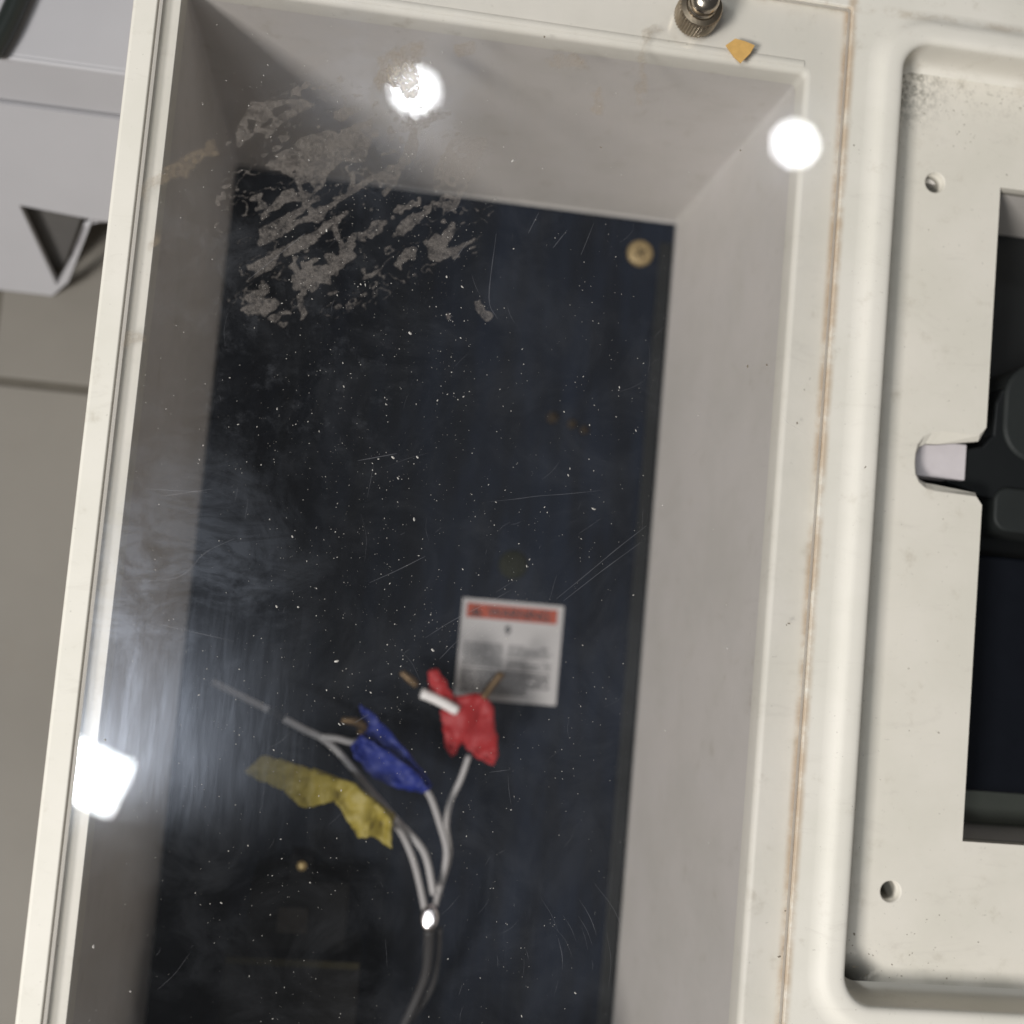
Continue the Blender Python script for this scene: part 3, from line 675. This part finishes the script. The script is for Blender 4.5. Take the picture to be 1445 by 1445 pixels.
w4 = wire('grey wire wrapped in a red tape flag below the warning label', W_RED[-1])
M().tube(W_RED, 1.4).build('wire_jacket', mat_wire, w4)
M().tube(W_RED2, 2.4).build('wire_end', simple('white_wire', (.78, .75, .73), .4), w4)
M().tube(LUG_RED, [2.2, 1.8, 2.2, 1.4]).build('terminal_lug', mat_lug, w4)
M().tube(LUG_RED2, [1.6, 2.0, 1.5]).build('terminal_lug', mat_lug, w4)
flag('tape_flag', T_RED, mat_red, w4, seed=2); flag('tape_flag', T_RED2, mat_red, w4, wave=2.0, seed=9)
M().tube([W_BRANCH[3], (18, -72, -132), (30, -79, -133), W_BLUE[0]], [2.8, 3.4, 3.4, 2.6], 14).build('tape_wrap', mat_blue, w2)
M().tube([(-12, -80, -121), (6, -87, -122), (18, -95, -124), W_YEL[0]], [2.2, 3.2, 3.4, 2.6], 14).build('tape_wrap', mat_yellow, w3)
# sheathed cable bundle the wires come out of, with a shiny metal ferrule
sx = empty('cable_bundle', SHEATH[-1]); tag(sx, 'dark grey cable bundle with a bright metal ferrule at its tip', 'cable')
M().tube(SHEATH, [2.6, 2.4, 2.2, 2.0, 2.0, 2.0]).build('cable_sheath', mat_sheath, sx)
M().tube(SHEATH2, [1.4, 1.4, 1.4, 1.4]).build('cable_sheath', mat_sheath, sx)
def ferrule():
    c = Vector(STUD[0]); nrm = Vector((-.23, .098, .968)).normalized(); a = nrm.cross(Vector((0, 1, 0))).normalized(); b = nrm.cross(a)
    m = M(); loops = []
    for r, h in ((.95, -7), (1, -3), (1, -.8), (.85, -.2), (.55, .05), (.12, .12)):
        loops.append([c + nrm*h + a*math.cos(2*math.pi*k/24)*r*3.9 + b*math.sin(2*math.pi*k/24)*r*5.6 for k in range(24)])
    return m.loft(loops, True, True, True)
ferrule().build('ferrule', simple('bright_ferrule', (.75, .70, .70), .22, 1.0, var=.1), sx)

# ------------------------------------------------------------------ dark contactor at the bottom of the box
ct = empty('contactor', (-10, -190, ZB)); tag(ct, 'black contactor block with a small brass terminal in the dark lower end of the box', 'contactor')
cb = M(); cb.box((-42, -215, ZB+.05), (18, -163.5, -137)); cb.box((-34, -163.5, ZB+.05), (10, -132, -146)); cb.build('body', mat_soot, ct, bevel=1.0)
M().box((-41, -166.8, -136.9), (17, -163.9, -136.2)).build('edge_strip', simple('olive_strip', (.022, .019, .010), .8, spec=.05), ct)
M().box((-21, -155, -146), (-7.5, -144, -145.2)).build('tan_tag', simple('tan_tag', (.03, .026, .022), .8, spec=.05), ct)
M().box((-17.5, -131.9, -160), (-7.5, -120, -142)).build('terminal_post', mat_soot, ct, bevel=.6)
M().lathe([(2.2,0),(2.2,1.2),(1.4,1.9),(.4,2.1)], (-12.5, -124.5, -142), 16).build('terminal_screw', simple('bright_brass', (.80, .58, .26), .35, .6, var=.2, scale=600), ct)

# ------------------------------------------------------------------ black switch behind the cutout
sw = empty('switch', (260, 50, -92)); tag(sw, 'black switch body with a toggle tab reaching into the side notch', 'switch')
M().box((229.5, -62, -91.9), (299, 178, -66)).build('switch_body', mat_black, sw, bevel=1.2)
M().box((229.6, -72.8, -65.9), (298.9, -58.6, -58)).build('wall_shade_strip', simple('grey_green_wall_shade', (.12, .128, .105), .6), sw, bevel=.4)  # added strip, its grey-green stands in for the shaded shaft wall
M().box((231, -58, -65.9), (298, 36, -44)).build('lower_cover', mat_gloss, sw, bevel=1.5)
tab = M()
tabl = [(222.6,61.2),(229.5,59.6),(236.5,57.2),(262,55.8),(262,108.5),(252,106),(243,100.5),(240.5,95),(240.0,82),(236,77.2),(229,75.2),(222.6,75.0)]
tab.loft([at_z(tabl, -60), at_z(tabl, -29), at_z(inset(tabl, [.6]*len(tabl)), -28.2)], False, False, True)
tab.build('toggle_tab', mat_black, sw, bevel=.5)
hb = rrect(243.5, 72.5, 300, 112, 14)
M().loft([at_z(hb, -60), at_z(hb, -27.6), at_z(rrect(244.6, 73.6, 299, 111, 13), -26.6)], False, False, True).build('handle_boss', mat_black_lit, sw, bevel=.4)
hb = rrect(241.5, 44.5, 300, 62, 6)
M().loft([at_z(hb, -60), at_z(hb, -27.4), at_z(rrect(242.3, 45.3, 299, 61, 5), -26.6)], False, False, True).build('handle_boss', mat_black_lit, sw, bevel=.4)

# ------------------------------------------------------------------ loose flake on the cover
cx, cy = 118.6, 206.6
fk = M(); top = [(-5.4, 1.2), (-2.2, 4.0), (1.5, 3.4), (5.0, 2.2), (3.6, -1.0), (0.4, -4.9), (-2.2, -2.8)]
tp = [(cx+a, cy+b, 1.3+.10*a-.03*b+random.uniform(-.1, .1)) for a, b in top]; bt = [(p[0], p[1], p[2]-.75) for p in tp]
fk.loft([bt, tp], False, True, True)
tag(fk.build('flake', mat_chip, origin=(cx, cy, 1)), 'small orange-tan flake lying on the clear cover beside the knurled screw', 'flake')

# ------------------------------------------------------------------ grey plastic step stool standing beyond the box
st = empty('step_stool', (-230, 230, FZ)); tag(st, 'pale grey plastic step stool with a splayed leg standing on the floor tiles', 'stool')
M().box((-420, 200.5, -84), (-97, 420, -80)).build('seat', mat_grey, st, bevel=1.2)
rim = M(); rim.loft([[(-420,199.3,-79.8),(-420,201.3,-79.8),(-420,193.0,-101.6),(-420,190.2,-101.6)], [(-97,199.3,-79.8),(-97,201.3,-79.8),(-97,193.0,-101.6),(-97,190.2,-101.6)]], False, True, True)
rim.build('seat_edge', mat_grey, st, bevel=.8)
def onpl(x, s): z = -101.7-98.2*s; return (x, 191.0+.58*(z+100)-.6, z)
EOUT = [(-420,0),(-97,0),(-97,.51),(-127,.52),(-141.5,.565),(-148.5,.72),(-153.5,.9),(-162.8,1.0),(-420,1.0)]
EHOLE = [(-168.4,.49),(-136.5,.52),(-159.5,.93)]
lg = M()
L3 = [[Vector(onpl(*p)) for p in EOUT], [Vector(onpl(*p)) for p in EHOLE]]
tri_ = tessellate_polygon([[Vector((p[0], p[1]*114, 0)) for p in EOUT], [Vector((p[0], p[1]*114, 0)) for p in EHOLE]])
pts_ = [v for l in L3 for v in l]; lg.add(pts_, [tuple(t) for t in tri_])
lo = lg.build('leg_panel', mat_grey, st)
sd = lo.modifiers.new('thick', 'SOLIDIFY'); sd.thickness = 3.0*S; sd.offset = 0
ig = M(); off = Vector((0, 7, -2)); ig.add([Vector(onpl(*p))+off for p in ((-300,.02),(-100,.02),(-100,.50),(-128,.56),(-144,.60),(-157,.90),(-166,.96),(-300,.96))], [tuple(range(8))])  # added sheet, its dark grey stands in for shade behind the hole
ig.build('hole_shade_sheet', simple('hole_shade_grey', (.075, .07, .066), .7), st)
M().box((-412, 230, FZ), (-99, 400, -85)).build('rear_shell', simple('grey_core', (.24, .23, .225), .7), st, bevel=1)
rd = empty('rod', (-156, 208, -76)); tag(rd, 'short black rod lying on top of the grey step stool', 'rod')
M().tube([(-164, 185+14, -75.6), (-158.5, 214, -75.6), (-147, 258, -75.6)], 4.2, 14).build('rod_body', mat_rod, rd)
M().tube([(-168, 199+3, -77.5), (-163.5, 217, -77.5), (-153, 259, -77.5)], 2.2, 10).build('rod_rib', mat_grey, rd)
